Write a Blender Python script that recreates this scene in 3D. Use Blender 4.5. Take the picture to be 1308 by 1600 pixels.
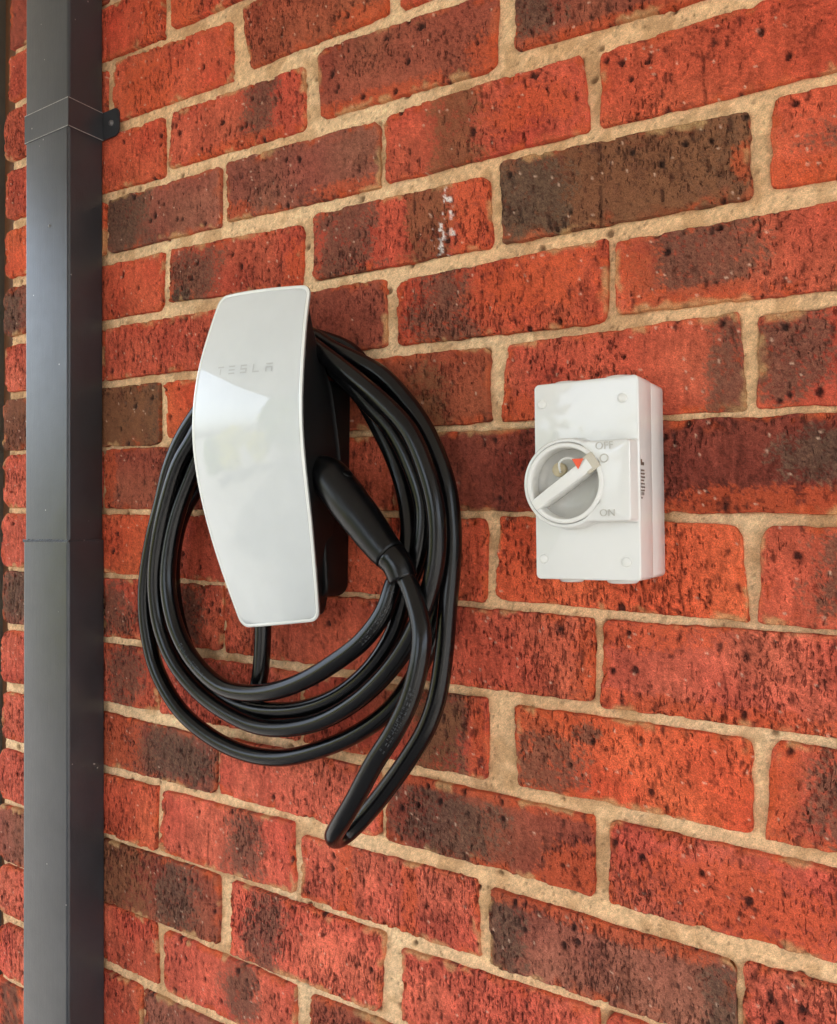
import bpy, bmesh, math, random
import numpy as np
from mathutils import Vector, Matrix

for o in list(bpy.data.objects):
    bpy.data.objects.remove(o, do_unlink=True)
S = bpy.context.scene
R = math.radians

# ------------------------------------------------------------------ camera
cam = bpy.data.cameras.new('camera')
cam.sensor_fit = 'VERTICAL'
cam.sensor_height = 36.0
cam.lens = 1300.0 / 1600.0 * 36.0
cam.clip_start, cam.clip_end = 0.02, 500.0
camo = bpy.data.objects.new('camera', cam)
S.collection.objects.link(camo)
CAM = Vector((0.96234, -0.70968, 1.45))
yaw, pitch, roll = 0.571184, 0.005355, 0.011975
fw = Vector((-math.sin(yaw) * math.cos(pitch), math.cos(yaw) * math.cos(pitch), math.sin(pitch)))
rt = Vector((math.cos(yaw), math.sin(yaw), 0))
up = rt.cross(fw)
r2 = rt * math.cos(roll) + up * math.sin(roll)
u2 = -rt * math.sin(roll) + up * math.cos(roll)
camo.matrix_world = Matrix(((r2.x, u2.x, -fw.x, CAM.x), (r2.y, u2.y, -fw.y, CAM.y), (r2.z, u2.z, -fw.z, CAM.z), (0, 0, 0, 1)))
S.camera = camo

# ------------------------------------------------------------------ sky, sun, exposure
SUN_EL, SUN_AZ = R(52), R(18)         # azimuth clockwise from +Y: the sun stands behind the wall, which is in open shade
world = bpy.data.worlds.new('World')
S.world = world
world.use_nodes = True
wn = world.node_tree
for n in list(wn.nodes): wn.nodes.remove(n)
sky = wn.nodes.new('ShaderNodeTexSky')
sky.sky_type = 'NISHITA'
sky.sun_disc = False
sky.sun_elevation = SUN_EL
sky.sun_rotation = SUN_AZ
sky.dust_density = 4.0
sky.ozone_density = 1.0
sky.air_density = 1.0
hs = wn.nodes.new('ShaderNodeHueSaturation')
hs.inputs['Saturation'].default_value = 0.5      # thin even cloud
bg = wn.nodes.new('ShaderNodeBackground')
bg.inputs['Strength'].default_value = 0.15
wo = wn.nodes.new('ShaderNodeOutputWorld')
wn.links.new(sky.outputs[0], hs.inputs['Color'])
wn.links.new(hs.outputs[0], bg.inputs['Color'])
wn.links.new(bg.outputs[0], wo.inputs['Surface'])
sun = bpy.data.lights.new('sun', 'SUN')
sun.energy = 1.9
sun.angle = R(0.5)
sun.color = (1.0, 0.95, 0.88)
suno = bpy.data.objects.new('sun', sun)
S.collection.objects.link(suno)
sd = Vector((math.sin(SUN_AZ) * math.cos(SUN_EL), math.cos(SUN_AZ) * math.cos(SUN_EL), math.sin(SUN_EL)))
suno.rotation_euler = sd.to_track_quat('Z', 'Y').to_euler()
suno.location = (1, 4, 6)
S.view_settings.view_transform = 'Standard'
S.view_settings.look = 'None'
S.view_settings.gamma = 1.0
S.view_settings.use_curve_mapping = False
S.view_settings.exposure = 2.95
S.render.engine = 'CYCLES'

# ------------------------------------------------------------------ helpers
COL = S.collection
def new_mesh(name, verts, faces, smooth=True):
    me = bpy.data.meshes.new(name)
    me.from_pydata([tuple(map(float, v)) for v in verts], [], [tuple(map(int, f)) for f in faces])
    me.update()
    if smooth:
        me.polygons.foreach_set('use_smooth', [True] * len(me.polygons))
    return me
def link(name, me, mat=None, parent=None, loc=None):
    o = bpy.data.objects.new(name, me)
    COL.objects.link(o)
    if mat is not None and me is not None and not me.materials: me.materials.append(mat)
    if parent is not None: o.parent = parent
    if loc is not None: o.location = loc
    return o
def thing(name, label, cat, loc=(0, 0, 0), lean=0.0, group=None):
    o = bpy.data.objects.new(name, None)
    COL.objects.link(o)
    o.empty_display_size = 0.05
    o.location = loc
    o.rotation_euler = (0, lean, 0)
    tag(o, label, cat, group)
    return o
def tag(o, label=None, cat=None, group=None, kind=None):
    if label: o['label'] = label
    if cat: o['category'] = cat
    if group: o['group'] = group
    if kind: o['kind'] = kind
    return o
def bm_mesh(bm, name, smooth=True, sharp=35):
    me = bpy.data.meshes.new(name)
    bm.normal_update()
    bm.to_mesh(me); bm.free()
    if smooth:
        me.polygons.foreach_set('use_smooth', [True] * len(me.polygons))
        if sharp: me.set_sharp_from_angle(angle=R(sharp))
    return me
def rbox(x0, x1, y0, y1, z0, z1, bev=0.001, seg=2, bm=None, axis=None, bev_axis=0.0):
    """bevelled box; axis + bev_axis: first round the four edges along one axis"""
    own = bmesh.new()
    bmesh.ops.create_cube(own, size=1.0)
    for v in own.verts:
        v.co = Vector(((x0 + x1) / 2 + v.co.x * (x1 - x0), (y0 + y1) / 2 + v.co.y * (y1 - y0), (z0 + z1) / 2 + v.co.z * (z1 - z0)))
    if axis is not None:
        ed = [e for e in own.edges if abs((e.verts[0].co - e.verts[1].co)['xyz'.index(axis)]) > 1e-6]
        bmesh.ops.bevel(own, geom=ed, offset=bev_axis, segments=6, profile=0.5, affect='EDGES')
        own.normal_update()
        ed = [e for e in own.edges if len(e.link_faces) == 2 and e.link_faces[0].normal.angle(e.link_faces[1].normal) > R(60)]
        if bev > 0: bmesh.ops.bevel(own, geom=ed, offset=bev, segments=seg, profile=0.5, affect='EDGES')
    elif bev > 0:
        bmesh.ops.bevel(own, geom=list(own.edges), offset=bev, segments=seg, profile=0.5, affect='EDGES')
    if bm is None: return own
    tmp = bpy.data.meshes.new('tmp'); own.to_mesh(tmp); own.free(); bm.from_mesh(tmp); bpy.data.meshes.remove(tmp)
    return bm
def lathe_y(profile, seg=64, cx=0, cz=0):
    """revolve (r, y) profile about the y axis"""
    V, F = [], []
    n = len(profile)
    for i in range(seg):
        a = 2 * math.pi * i / seg
        for r, y in profile: V.append((cx + r * math.cos(a), y, cz + r * math.sin(a)))
    for i in range(seg):
        j = (i + 1) % seg
        for k in range(n - 1):
            F.append((i * n + k, j * n + k, j * n + k + 1, i * n + k + 1))
    return V, F
def quad_boxes(boxes):
    """flat-sided blocks from (x0,x1,y0,y1,z0,z1)"""
    V, F = [], []
    for x0, x1, y0, y1, z0, z1 in boxes:
        b = len(V)
        V += [(x0, y0, z0), (x1, y0, z0), (x1, y1, z0), (x0, y1, z0), (x0, y0, z1), (x1, y0, z1), (x1, y1, z1), (x0, y1, z1)]
        F += [(b, b + 3, b + 2, b + 1), (b + 4, b + 5, b + 6, b + 7), (b, b + 1, b + 5, b + 4), (b + 1, b + 2, b + 6, b + 5), (b + 2, b + 3, b + 7, b + 6), (b + 3, b, b + 4, b + 7)]
    return V, F
def catmull(P, step=0.004):
    P = [np.array(p, float) for p in P]
    P = [2 * P[0] - P[1]] + P + [2 * P[-1] - P[-2]]
    out = []
    for i in range(1, len(P) - 2):
        p0, p1, p2, p3 = P[i - 1:i + 3]
        # centripetal
        t0 = 0.0; t1 = t0 + np.linalg.norm(p1 - p0) ** .5; t2 = t1 + np.linalg.norm(p2 - p1) ** .5; t3 = t2 + np.linalg.norm(p3 - p2) ** .5
        n = max(2, int(np.linalg.norm(p2 - p1) / step))
        for t in np.linspace(t1, t2, n, endpoint=False):
            a1 = (t1 - t) / (t1 - t0) * p0 + (t - t0) / (t1 - t0) * p1
            a2 = (t2 - t) / (t2 - t1) * p1 + (t - t1) / (t2 - t1) * p2
            a3 = (t3 - t) / (t3 - t2) * p2 + (t - t2) / (t3 - t2) * p3
            b1 = (t2 - t) / (t2 - t0) * a1 + (t - t0) / (t2 - t0) * a2
            b2 = (t3 - t) / (t3 - t1) * a2 + (t - t1) / (t3 - t1) * a3
            out.append((t2 - t) / (t2 - t1) * b1 + (t - t1) / (t2 - t1) * b2)
    out.append(P[-2])
    return np.array(out)
def frames(C):
    T = np.gradient(C, axis=0); T /= np.linalg.norm(T, axis=1)[:, None]
    N = np.zeros_like(C)
    n = np.cross(T[0], (0, 1, 0.01)); n /= np.linalg.norm(n); N[0] = n
    for i in range(1, len(C)):
        n = N[i - 1] - T[i] * (N[i - 1] @ T[i]); N[i] = n / np.linalg.norm(n)
    return T, N, np.cross(T, N)
def sweep(C, rad, seg=16, ry=None, cap=True):
    T, N, B = frames(C)
    m = len(C)
    rad = np.broadcast_to(np.asarray(rad, float), (m,)); ry = rad if ry is None else np.broadcast_to(np.asarray(ry, float), (m,))
    a = np.arange(seg) * 2 * np.pi / seg
    V = (C[:, None] + N[:, None] * (np.cos(a)[None, :, None] * rad[:, None, None]) + B[:, None] * (np.sin(a)[None, :, None] * ry[:, None, None])).reshape(-1, 3)
    F = [(i * seg + k, i * seg + (k + 1) % seg, (i + 1) * seg + (k + 1) % seg, (i + 1) * seg + k) for i in range(m - 1) for k in range(seg)]
    if cap:
        F.append(tuple(range(seg - 1, -1, -1))); F.append(tuple((m - 1) * seg + k for k in range(seg)))
    return V, F
# value noise
def _hash(ix, iy, s):
    h = (ix.astype(np.int64) * 374761393 + iy.astype(np.int64) * 668265263 + s * 974634777) & 0xffffffff
    h = ((h ^ (h >> 13)) * 1274126177) & 0xffffffff
    return ((h ^ (h >> 16)) & 0xffff) / 65535.0
def vnoise(x, y, s=0):
    ix, iy = np.floor(x), np.floor(y)
    fx, fy = x - ix, y - iy
    fx = fx * fx * (3 - 2 * fx); fy = fy * fy * (3 - 2 * fy)
    a, b, c, d = _hash(ix, iy, s), _hash(ix + 1, iy, s), _hash(ix, iy + 1, s), _hash(ix + 1, iy + 1, s)
    return (a + (b - a) * fx) * (1 - fy) + (c + (d - c) * fx) * fy
def fbm(x, y, s=0, o=3):
    t, a, w = 0, 0.5, 0
    for k in range(o):
        t = t + a * vnoise(x * 2 ** k, y * 2 ** k, s + 17 * k); w += a; a *= .5
    return t / w
def worley(x, y, s=0):
    ix, iy = np.floor(x), np.floor(y)
    best = np.full(x.shape, 9.0); bid = np.zeros(x.shape)
    for dx in (-1, 0, 1):
        for dy in (-1, 0, 1):
            cx, cy = ix + dx, iy + dy
            d = np.hypot(cx + _hash(cx, cy, s) - x, cy + _hash(cx, cy, s + 7) - y)
            m = d < best
            best = np.where(m, d, best); bid = np.where(m, _hash(cx, cy, s + 13), bid)
    return best, bid
def sstep(a, b, x):
    t = np.clip((x - a) / (b - a), 0, 1); return t * t * (3 - 2 * t)
def lin(r, g, b):
    f = lambda c: (c / 255 / 12.92) if c / 255 <= .04045 else ((c / 255 + .055) / 1.055) ** 2.4
    return (f(r), f(g), f(b))

# ------------------------------------------------------------------ materials
class NT:
    def __init__(s, name):
        s.m = bpy.data.materials.new(name); s.m.use_nodes = True
        s.t = s.m.node_tree
        s.b = s.t.nodes['Principled BSDF']
        s._pos = None
    def n(s, typ, ins=None, **kw):
        nd = s.t.nodes.new('ShaderNode' + typ)
        for k, v in kw.items(): setattr(nd, k, v)
        for k, v in (ins or {}).items(): s.set(nd.inputs[k], v)
        return nd
    def set(s, sock, v):
        if hasattr(v, 'is_output') or isinstance(v, bpy.types.NodeSocket): s.t.links.new(v, sock)
        else: sock.default_value = v
    def math(s, op, a, b=None, c=None, clamp=False):
        nd = s.t.nodes.new('ShaderNodeMath'); nd.operation = op; nd.use_clamp = clamp
        for i, v in enumerate((a, b, c)):
            if v is not None: s.set(nd.inputs[i], v)
        return nd.outputs[0]
    def ss(s, x, a, b):
        nd = s.n('MapRange', interpolation_type='SMOOTHSTEP')
        s.set(nd.inputs['Value'], x); nd.inputs['From Min'].default_value = a; nd.inputs['From Max'].default_value = b
        return nd.outputs[0]
    def mix(s, f, a, b, blend='MIX'):
        nd = s.n('Mix', data_type='RGBA', blend_type=blend)
        s.set(nd.inputs[0], f)
        for k, v in ((6, a), (7, b)):
            if isinstance(v, tuple) and len(v) == 3: v = v + (1,)
            s.set(nd.inputs[k], v)
        return nd.outputs[2]
    def pos(s):
        if s._pos is None: s._pos = s.n('NewGeometry').outputs['Position']
        return s._pos
    def scaled(s, sx, sy, sz, off=(0, 0, 0)):
        nd = s.n('Mapping'); s.set(nd.inputs['Vector'], s.pos()); nd.inputs['Scale'].default_value = (sx, sy, sz); nd.inputs['Location'].default_value = off
        return nd.outputs[0]
    def noise(s, scale, detail=3, rough=.55, vec=None, dist=0):
        nd = s.n('TexNoise'); s.set(nd.inputs['Vector'], vec if vec is not None else s.pos())
        nd.inputs['Scale'].default_value = scale; nd.inputs['Detail'].default_value = detail; nd.inputs['Roughness'].default_value = rough; nd.inputs['Distortion'].default_value = dist
        return nd.outputs[0]
    def voro(s, scale, vec=None, rnd=1):
        nd = s.n('TexVoronoi'); s.set(nd.inputs['Vector'], vec if vec is not None else s.pos()); nd.inputs['Scale'].default_value = scale; nd.inputs['Randomness'].default_value = rnd
        sep = s.n('SeparateColor'); s.t.links.new(nd.outputs['Color'], sep.inputs[0])
        return nd.outputs['Distance'], sep.outputs[0], sep.outputs[1]
    def bump(s, h, dist, strength=1.0, prev=None):
        nd = s.n('Bump'); s.set(nd.inputs['Height'], h); nd.inputs['Distance'].default_value = dist; nd.inputs['Strength'].default_value = strength
        if prev is not None: s.t.links.new(prev, nd.inputs['Normal'])
        return nd.outputs[0]
    def out(s, **kw):
        names = dict(color='Base Color', rough='Roughness', metal='Metallic', spec='Specular IOR Level', normal='Normal', coat='Coat Weight', coat_rough='Coat Roughness', trans='Transmission Weight', ior='IOR', alpha='Alpha', coat_normal='Coat Normal')
        for k, v in kw.items():
            if isinstance(v, tuple) and len(v) == 3: v = v + (1,)
            s.set(s.b.inputs[names[k]], v)
        return s.m

def mat_grainy(name, scale, lo, hi, dist, rough, tears=False):
    """colour comes with the modelled surface; the nodes add the finest grain and hairline tears"""
    t = NT(name)
    vc = t.n('VertexColor', layer_name='base')
    base = vc.outputs[0]
    g = t.noise(scale, 2, .75)
    k = t.n('MapRange'); t.set(k.inputs['Value'], g); k.inputs['From Min'].default_value = .3; k.inputs['From Max'].default_value = .7; k.inputs['To Min'].default_value = lo; k.inputs['To Max'].default_value = hi
    cc = t.n('CombineColor'); [t.set(cc.inputs[q], k.outputs[0]) for q in range(3)]
    c = t.mix(1, base, cc.outputs[0], 'MULTIPLY')
    hgt = g
    if tears:
        n = t.noise(1.0, 2, .6, t.scaled(430, 430, 120), .5)
        m = t.ss(t.math('ADD', n, t.math('MULTIPLY', t.math('SUBTRACT', vc.outputs[1], .5), .30)), .605, .685)
        c = t.mix(t.math('MULTIPLY', m, .78), c, t.mix(1, base, (.20, .14, .15), 'MULTIPLY'))
        hgt = t.math('SUBTRACT', t.math('MULTIPLY', g, .8), t.math('MULTIPLY', m, 1.1))
    return t.out(color=c, rough=rough, spec=.16, normal=t.bump(hgt, dist, .9))
def mat_paint():
    t = NT('charcoal_enamel_paint')
    st = t.noise(1.0, 3, .6, t.scaled(260, 260, 14)); f = t.noise(420, 3, .6); big = t.noise(14, 3)
    d, a, b = t.voro(120)
    speck = t.math('MULTIPLY', t.ss(d, .16, .08), t.math('GREATER_THAN', a, .965))
    c = t.mix(t.ss(big, .3, .7), lin(45, 46, 49), lin(52, 53, 56))
    c = t.mix(t.math('MULTIPLY', speck, .5), c, lin(190, 184, 176))
    rg = t.math('ADD', t.math('MULTIPLY', t.noise(55, 4), .16), .27)
    nrm = t.bump(t.math('ADD', t.math('MULTIPLY', st, .5), t.math('ADD', t.math('MULTIPLY', f, .5), t.math('MULTIPLY', big, 2.5))), .0005, .45)
    return t.out(color=c, rough=rg, spec=.5, normal=nrm, coat=.14, coat_rough=.25, coat_normal=nrm)
def mat_plain(name, rgb, rough=.5, var=.08, scale=120, bump=0.0, bscale=700, **kw):
    t = NT(name)
    n = t.noise(scale, 3)
    b = lin(*rgb)
    c = t.mix(t.ss(n, .35, .68), tuple(x * (1 - var) for x in b), tuple(min(1, x * (1 + var)) for x in b))
    rr = t.math('ADD', t.math('MULTIPLY', t.math('SUBTRACT', t.noise(scale * .4, 4), .5), .12), rough)
    a = dict(color=c, rough=rr); a.update(kw)
    if bump: a['normal'] = t.bump(t.noise(bscale, 3), bump, .6)
    return t.out(**a)
M_BRICK, M_MORTAR, M_PAINT = mat_grainy('fired_clay_brick', 950, .60, 1.36, .0014, .92, True), mat_grainy('sandy_lime_mortar', 1000, .70, 1.28, .0010, .97), mat_paint()
M_CORE = mat_plain('mortar_core', (190, 156, 110), .95, .1)
M_BLACK = mat_plain('black_moulded_plastic', (12, 12, 12), .5, .1, bump=.0002, bscale=1500, spec=.35)
M_GRIP = mat_plain('black_satin_grip', (9, 9, 10), .3, .1, bump=.00012, bscale=1500, spec=.3)
M_RUBBER = mat_plain('black_cable_rubber', (8, 8, 9), .2, .15, 60, bump=.00012, bscale=900, spec=.34)
M_GLASS = mat_plain('white_backed_glass', (204, 208, 207), .35, .012, 30, coat=1.0, coat_rough=.012, spec=.2)
M_RIM = mat_plain('clear_glass_rim', (226, 228, 222), .25, .012, 30, coat=1.0, coat_rough=.03)
M_EDGE = mat_plain('glass_edge_grey', (150, 152, 148), .2, .05, 60, coat=1.0, coat_rough=.03)
M_MARK = mat_plain('grey_wordmark_ink', (180, 182, 180), .45, .02)
def mat_moulded(name, rgb):
    t = NT(name)
    w = t.noise(26, 2, .5)
    cn = t.bump(w, .006, .25)
    return t.out(color=lin(*rgb), rough=.32, spec=.4, coat=.7, coat_rough=.06, coat_normal=cn)
M_WHITE = mat_moulded('white_moulded_plastic', (212, 212, 207))
M_WHITE2 = mat_plain('white_dial_plastic', (217, 216, 210), .3, .012, 40, spec=.5)
M_CUP = mat_plain('grey_translucent_dial', (186, 184, 178), .22, .06, 60, spec=.5)
M_BEIGE = mat_plain('beige_plastic', (188, 180, 162), .4, .03)
M_RED = mat_plain('orange_red_marker', (226, 84, 48), .5, .04)
M_BRASS = mat_plain('dull_brass', (196, 182, 150), .45, .05)
M_INK = mat_plain('brown_print_ink', (92, 74, 58), .6, .1)
M_PRINT = mat_plain('grey_cable_print', (52, 54, 57), .5, .15)
M_WALL2 = mat_plain('grey_render', (176, 174, 168), .85, .05, 4)
M_RIVET = mat_plain('worn_rivet', (120, 118, 116), .35, .1)
M_WORN = mat_plain('worn_paint_edge', (150, 147, 142), .4, .2, 300)
M_TIMBER = mat_plain('brown_stained_timber', (104, 66, 38), .55, .15, 25, bump=.0005, bscale=200)
M_FRAME = mat_plain('grey_green_frame_paint', (84, 84, 76), .4, .08, 20)
M_SCREW = mat_plain('painted_screw', (92, 88, 86), .35, .1)
M_GROUND = mat_plain('pale_concrete_paving', (120, 118, 114), .85, .15, 3, bump=.003, bscale=60)
M_SOFFIT = mat_plain('cream_soffit_board', (200, 194, 182), .7, .03, 8)
M_GUTTER = mat_plain('charcoal_gutter', (58, 54, 52), .4, .05)
M_LEAF = mat_plain('garden_leaf', (76, 98, 44), .5, .35, 2.5)
M_LEAF2 = mat_plain('yellow_green_leaf', (168, 164, 62), .5, .3, 2.5)
M_BARK = mat_plain('grey_bark', (96, 82, 68), .85, .3, 12)

# ================================================================== SETTING
# ground: one sheet to the horizon
bm = bmesh.new()
bmesh.ops.create_grid(bm, x_segments=8, y_segments=8, size=150)
g = link('ground', bm_mesh(bm, 'ground', False), M_GROUND); tag(g, kind='structure')

# ================================================================== BRICK WALL
wall = thing('brick_wall', 'red and maroon clay brick wall with sandy mortar joints, behind everything', 'wall', (0.4, 0.05, 0))
WL = Vector((0.4, 0.05, 0))
BR = [
('a',-2,-232,2130,-124,2130,-124,2065,-232,2065),('a',-1,-112,2130,107,2130,107,2061,-112,2065),('a',1,128,2130,347,2130,347,2065,128,2066),('a',3,359,2130,583,2130,583,2065,359,2065),('a',5,595,2130,818,2130,818,2065,595,2065),('a',7,830,2130,1053,2130,1053,2065,830,2065),
('b',-2,-232,2047,-6,2047,-6,1976,-232,1976),('b',0,13,2051,227,2040,231,1971,12,1975),('b',2,249,2050,456,2047,456,1980,265,1977),('b',4,479,2047,700,2047,700,1976,479,1979),('b',6,712,2047,936,2047,936,1976,712,1976),
('c',-2,-232,1956,-124,1956,-124,1888,-232,1888),('c',-1,-112,1956,109,1953,113,1881,-112,1888),('c',1,131,1954,342,1952,347,1884,125,1890),('c',3,367,1964,586,1956,586,1886,373,1891),('c',5,610,1956,818,1956,818,1888,610,1896),('c',7,830,1956,1053,1956,1053,1888,830,1888),
('d',-2,-232,1868,-6,1868,-6,1801,-232,1801),('d',0,6,1868,213,1867,214,1799,6,1801),('d',2,228,1870,448,1866,450,1798,229,1803),('d',4,460,1868,674,1869,682,1802,464,1801),('d',6,696,1865,936,1868,936,1801,697,1802),
('e',-2,-232,1781,-124,1781,-124,1714,-232,1714),('e',-1,-112,1781,114,1780,112,1711,-112,1714),('e',1,132,1781,345,1774,344,1708,128,1720),('e',3,365,1782,580,1779,584,1713,365,1713),('e',5,596,1789,818,1781,821,1714,600,1714),('e',7,840,1786,1053,1781,1053,1714,840,1718),
('f',-2,-232,1695,-6,1695,-6,1630,-232,1630),('f',0,6,1695,229,1695,229,1630,6,1630),('f',2,241,1695,458,1697,461,1629,241,1630),('f',4,479,1691,699,1697,699,1627,480,1629),('f',6,710,1693,936,1695,936,1630,713,1633),
('g',-2,-232,1614,-124,1614,-124,1543,-232,1543),('g',-1,-112,1614,110,1615,110,1540,-112,1543),('g',1,122,1614,347,1614,347,1543,132,1548),('g',3,359,1614,581,1612,584,1544,359,1543),('g',5,606,1612,812,1618,818,1541,599,1544),('g',7,832,1613,1053,1614,1053,1543,830,1542),
('h',-2,-232,1532,-6,1532,-6,1458,-232,1458),('h',0,6,1532,229,1532,229,1458,6,1458),('h',2,241,1532,471,1532,472,1458,241,1458),('h',4,477,1532,700,1532,700,1458,477,1458),('h',6,712,1532,936,1532,936,1458,712,1458),
('i',-2,-232,1445,-124,1445,-124,1371,-232,1371),('i',-1,-112,1445,113,1445,114,1373,-112,1371),('i',1,124,1445,347,1445,347,1371,124,1371),('i',3,359,1445,581,1446,582,1370,359,1371),('i',5,601,1449,814,1444,823,1370,595,1374),('i',7,836,1443,1053,1445,1053,1371,834,1369),
('j',-2,-232,1360,-6,1360,-6,1287,-232,1287),('j',0,6,1360,227,1362,226,1289,6,1287),('j',2,235,1361,465,1360,465,1287,237,1288),('j',4,477,1360,691,1359,691,1288,477,1287),('j',6,703,1358,936,1360,936,1287,703,1285),
('k',-2,-232,1272,-124,1272,-124,1200,-232,1200),('k',-1,-112,1272,112,1275,116,1201,-112,1200),('k',1,124,1272,347,1272,347,1200,124,1200),('k',3,359,1272,584,1273,585,1199,359,1200),('k',5,618,1271,825,1271,826,1200,622,1201),('k',7,845,1273,1053,1272,1053,1200,840,1198),
('l',-2,-232,1181,-6,1181,-6,1116,-232,1116),('l',0,6,1181,222,1178,219,1116,6,1116),('l',2,231,1182,461,1183,460,1116,231,1119),('l',4,472,1184,693,1182,693,1116,472,1117),('l',6,713,1182,936,1181,936,1116,711,1113),
('m',-2,-232,1096,-124,1096,-124,1026,-232,1026),('m',-1,-112,1096,116,1101,114,1025,-112,1026),('m',1,131,1099,341,1104,346,1030,124,1025),('m',3,358,1092,575,1097,579,1027,359,1027),('m',5,594,1093,815,1089,815,1026,595,1024),('m',7,825,1091,1053,1096,1053,1026,825,1026),
('n',-2,-232,1013,-6,1013,-6,936,-232,936),('n',0,6,1013,227,1016,227,938,6,936),('n',2,253,1015,468,1015,462,936,250,934),('n',4,494,1006,700,1013,700,936,494,936),('n',6,712,1013,936,1013,936,936,712,936),
('o',-2,-232,926,-124,926,-124,858,-232,858),('o',-1,-112,926,115,931,123,859,-112,858),('o',1,138,926,348,923,348,858,140,857),('o',3,374,922,583,926,583,858,374,858),('o',5,595,926,818,926,818,858,595,858),('o',7,830,926,1053,926,1053,858,830,858),
('p',-2,-232,840,-6,840,-6,768,-232,768),('p',0,6,840,90,840,92,768,6,768),('p',1,100,840,325,840,325,768,100,768),('p',3,337,840,560,840,560,768,337,768),('p',5,572,840,795,840,795,768,572,768),('p',7,807,840,936,840,936,768,807,768),
]
PAL = {'R1': (197, 89, 62), 'R2': (190, 87, 64), 'PK': (203, 96, 74), 'M': (150, 79, 60), 'D': (131, 62, 49), 'O': (124, 82, 60), 'OR': (207, 93, 60), 'RB': (158, 80, 56), 'PU': (148, 86, 69)}
# base tone, then marks: kind(k burnt, b olive, c lime, o fired orange), centre u, v from the top, radii
ST = {
('a', -1): ('R1', 'o .9 .5 .1 .6'), ('a', 1): ('R1', 'o .1 .5 .2 .5'), ('b', 0): ('R1', 'o .35 .6 .2 .5'), ('b', 2): ('RB', 'o .9 .9 .3 .2'), ('b', 4): ('R1', ''),
('c', -1): ('R1', ''), ('c', 1): ('R2', 'k .7 .45 .14 .75;o .6 .95 .4 .15'), ('c', 3): ('M', 'o .3 .95 .5 .14;o .95 .8 .1 .3'), ('c', 5): ('M', 'k .1 .4 .15 .5;o .5 .98 .7 .12'),
('d', 0): ('PU', 'k .05 .5 .3 .7'), ('d', 2): ('PU', 'o .8 .92 .25 .15;o .1 .9 .12 .2'), ('d', 4): ('R2', 'b .36 .5 .14 1.2;o .75 .5 .2 .3'), ('d', 6): ('R1', ''),
('e', -1): ('R1', ''), ('e', 1): ('R2', 'k .22 .6 .22 .6;k .1 .95 .08 .2;o .95 .7 .1 .5'), ('e', 3): ('R2', 'k .22 .45 .17 .9;b .68 .5 .13 1.0;c .78 .35 .04 .4;c .74 .75 .04 .3;c .80 .85 .03 .2;o .93 .5 .13 .7'), ('e', 5): ('O', 'b .6 .5 .5 .9;k .1 .5 .2 .5;o .97 .6 .04 .25'), ('e', 7): ('R1', 'k .5 .5 .35 .45;o .1 .9 .3 .2'),
('f', 0): ('R2', ''), ('f', 2): ('M', ''), ('f', 4): ('R1', 'k .26 .5 .16 .9;o .65 .4 .3 .4'), ('f', 6): ('R2', 'k .3 .42 .25 .5;o .08 .45 .1 .4;o .3 .95 .3 .2'),
('g', -1): ('O', 'k .95 .5 .07 .8;b .5 .5 .6 .8'), ('g', 1): ('OR', ''), ('g', 3): ('RB', 'b .7 .6 .12 .5'), ('g', 5): ('R2', 'k .95 .5 .09 .7;o .2 .9 .4 .2'), ('g', 7): ('R2', 'k .1 .5 .15 .5'),
('h', 0): ('M', 'o .05 .5 .06 .7'), ('h', 2): ('R2', ''), ('h', 4): ('D', 'k .9 .4 .15 .5'), ('h', 6): ('D', 'o .6 .9 .4 .2;k .75 .4 .2 .3'),
('i', -1): ('OR', ''), ('i', 1): ('R2', ''), ('i', 3): ('R1', 'k .7 .3 .1 .3'), ('i', 5): ('OR', ''), ('i', 7): ('R2', 'k .42 .45 .3 .6'),
('j', 0): ('R2', 'k .1 .5 .2 .5;k .75 .5 .12 .6'), ('j', 2): ('R2', ''), ('j', 4): ('R2', 'o .97 .5 .06 .6'), ('j', 6): ('PK', 'o .1 .1 .3 .2;o .5 .95 .6 .15'),
('k', -1): ('R2', 'k .72 .5 .16 .6'), ('k', 1): ('PK', ''), ('k', 3): ('R2', 'k .8 .4 .16 .9;b .75 .6 .14 .6;o .96 .5 .06 .7'), ('k', 5): ('OR', 'k .12 .6 .17 .5;o .2 .1 .3 .2;k .33 .2 .06 .15'), ('k', 7): ('R2', 'k .4 .5 .3 .6;o .04 .5 .07 .9'),
('l', 0): ('PU', 'o .1 .5 .3 .9;k .7 .5 .3 .5'), ('l', 2): ('PK', ''), ('l', 4): ('M', 'k .35 .5 .3 .5;o .9 .8 .15 .4;o .5 .03 .6 .1'), ('l', 6): ('PK', 'o .5 .6 .5 .4'),
('m', -1): ('R1', ''), ('m', 1): ('PK', 'k .66 .5 .16 .6'), ('m', 3): ('PK', 'o .28 .5 .05 .8;o .65 .5 .04 .8'), ('m', 5): ('PU', 'k .06 .4 .13 .8;k .96 .6 .08 .7;o .4 .03 .6 .14'), ('m', 7): ('PK', ''),
('n', 0): ('M', 'b .15 .5 .3 .9;k .68 .55 .18 .6'), ('n', 2): ('PK', 'k .25 .6 .14 .6'), ('n', 4): ('PK', ''), ('n', 6): ('PK', ''),
('o', -1): ('R2', ''), ('o', 1): ('PK', 'k .6 .5 .15 .5'), ('o', 3): ('M', ''), ('o', 5): ('R2', ''),
('p', 0): ('R2', ''), ('p', 1): ('PU', ''), ('p', 3): ('R2', ''),
}
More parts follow.
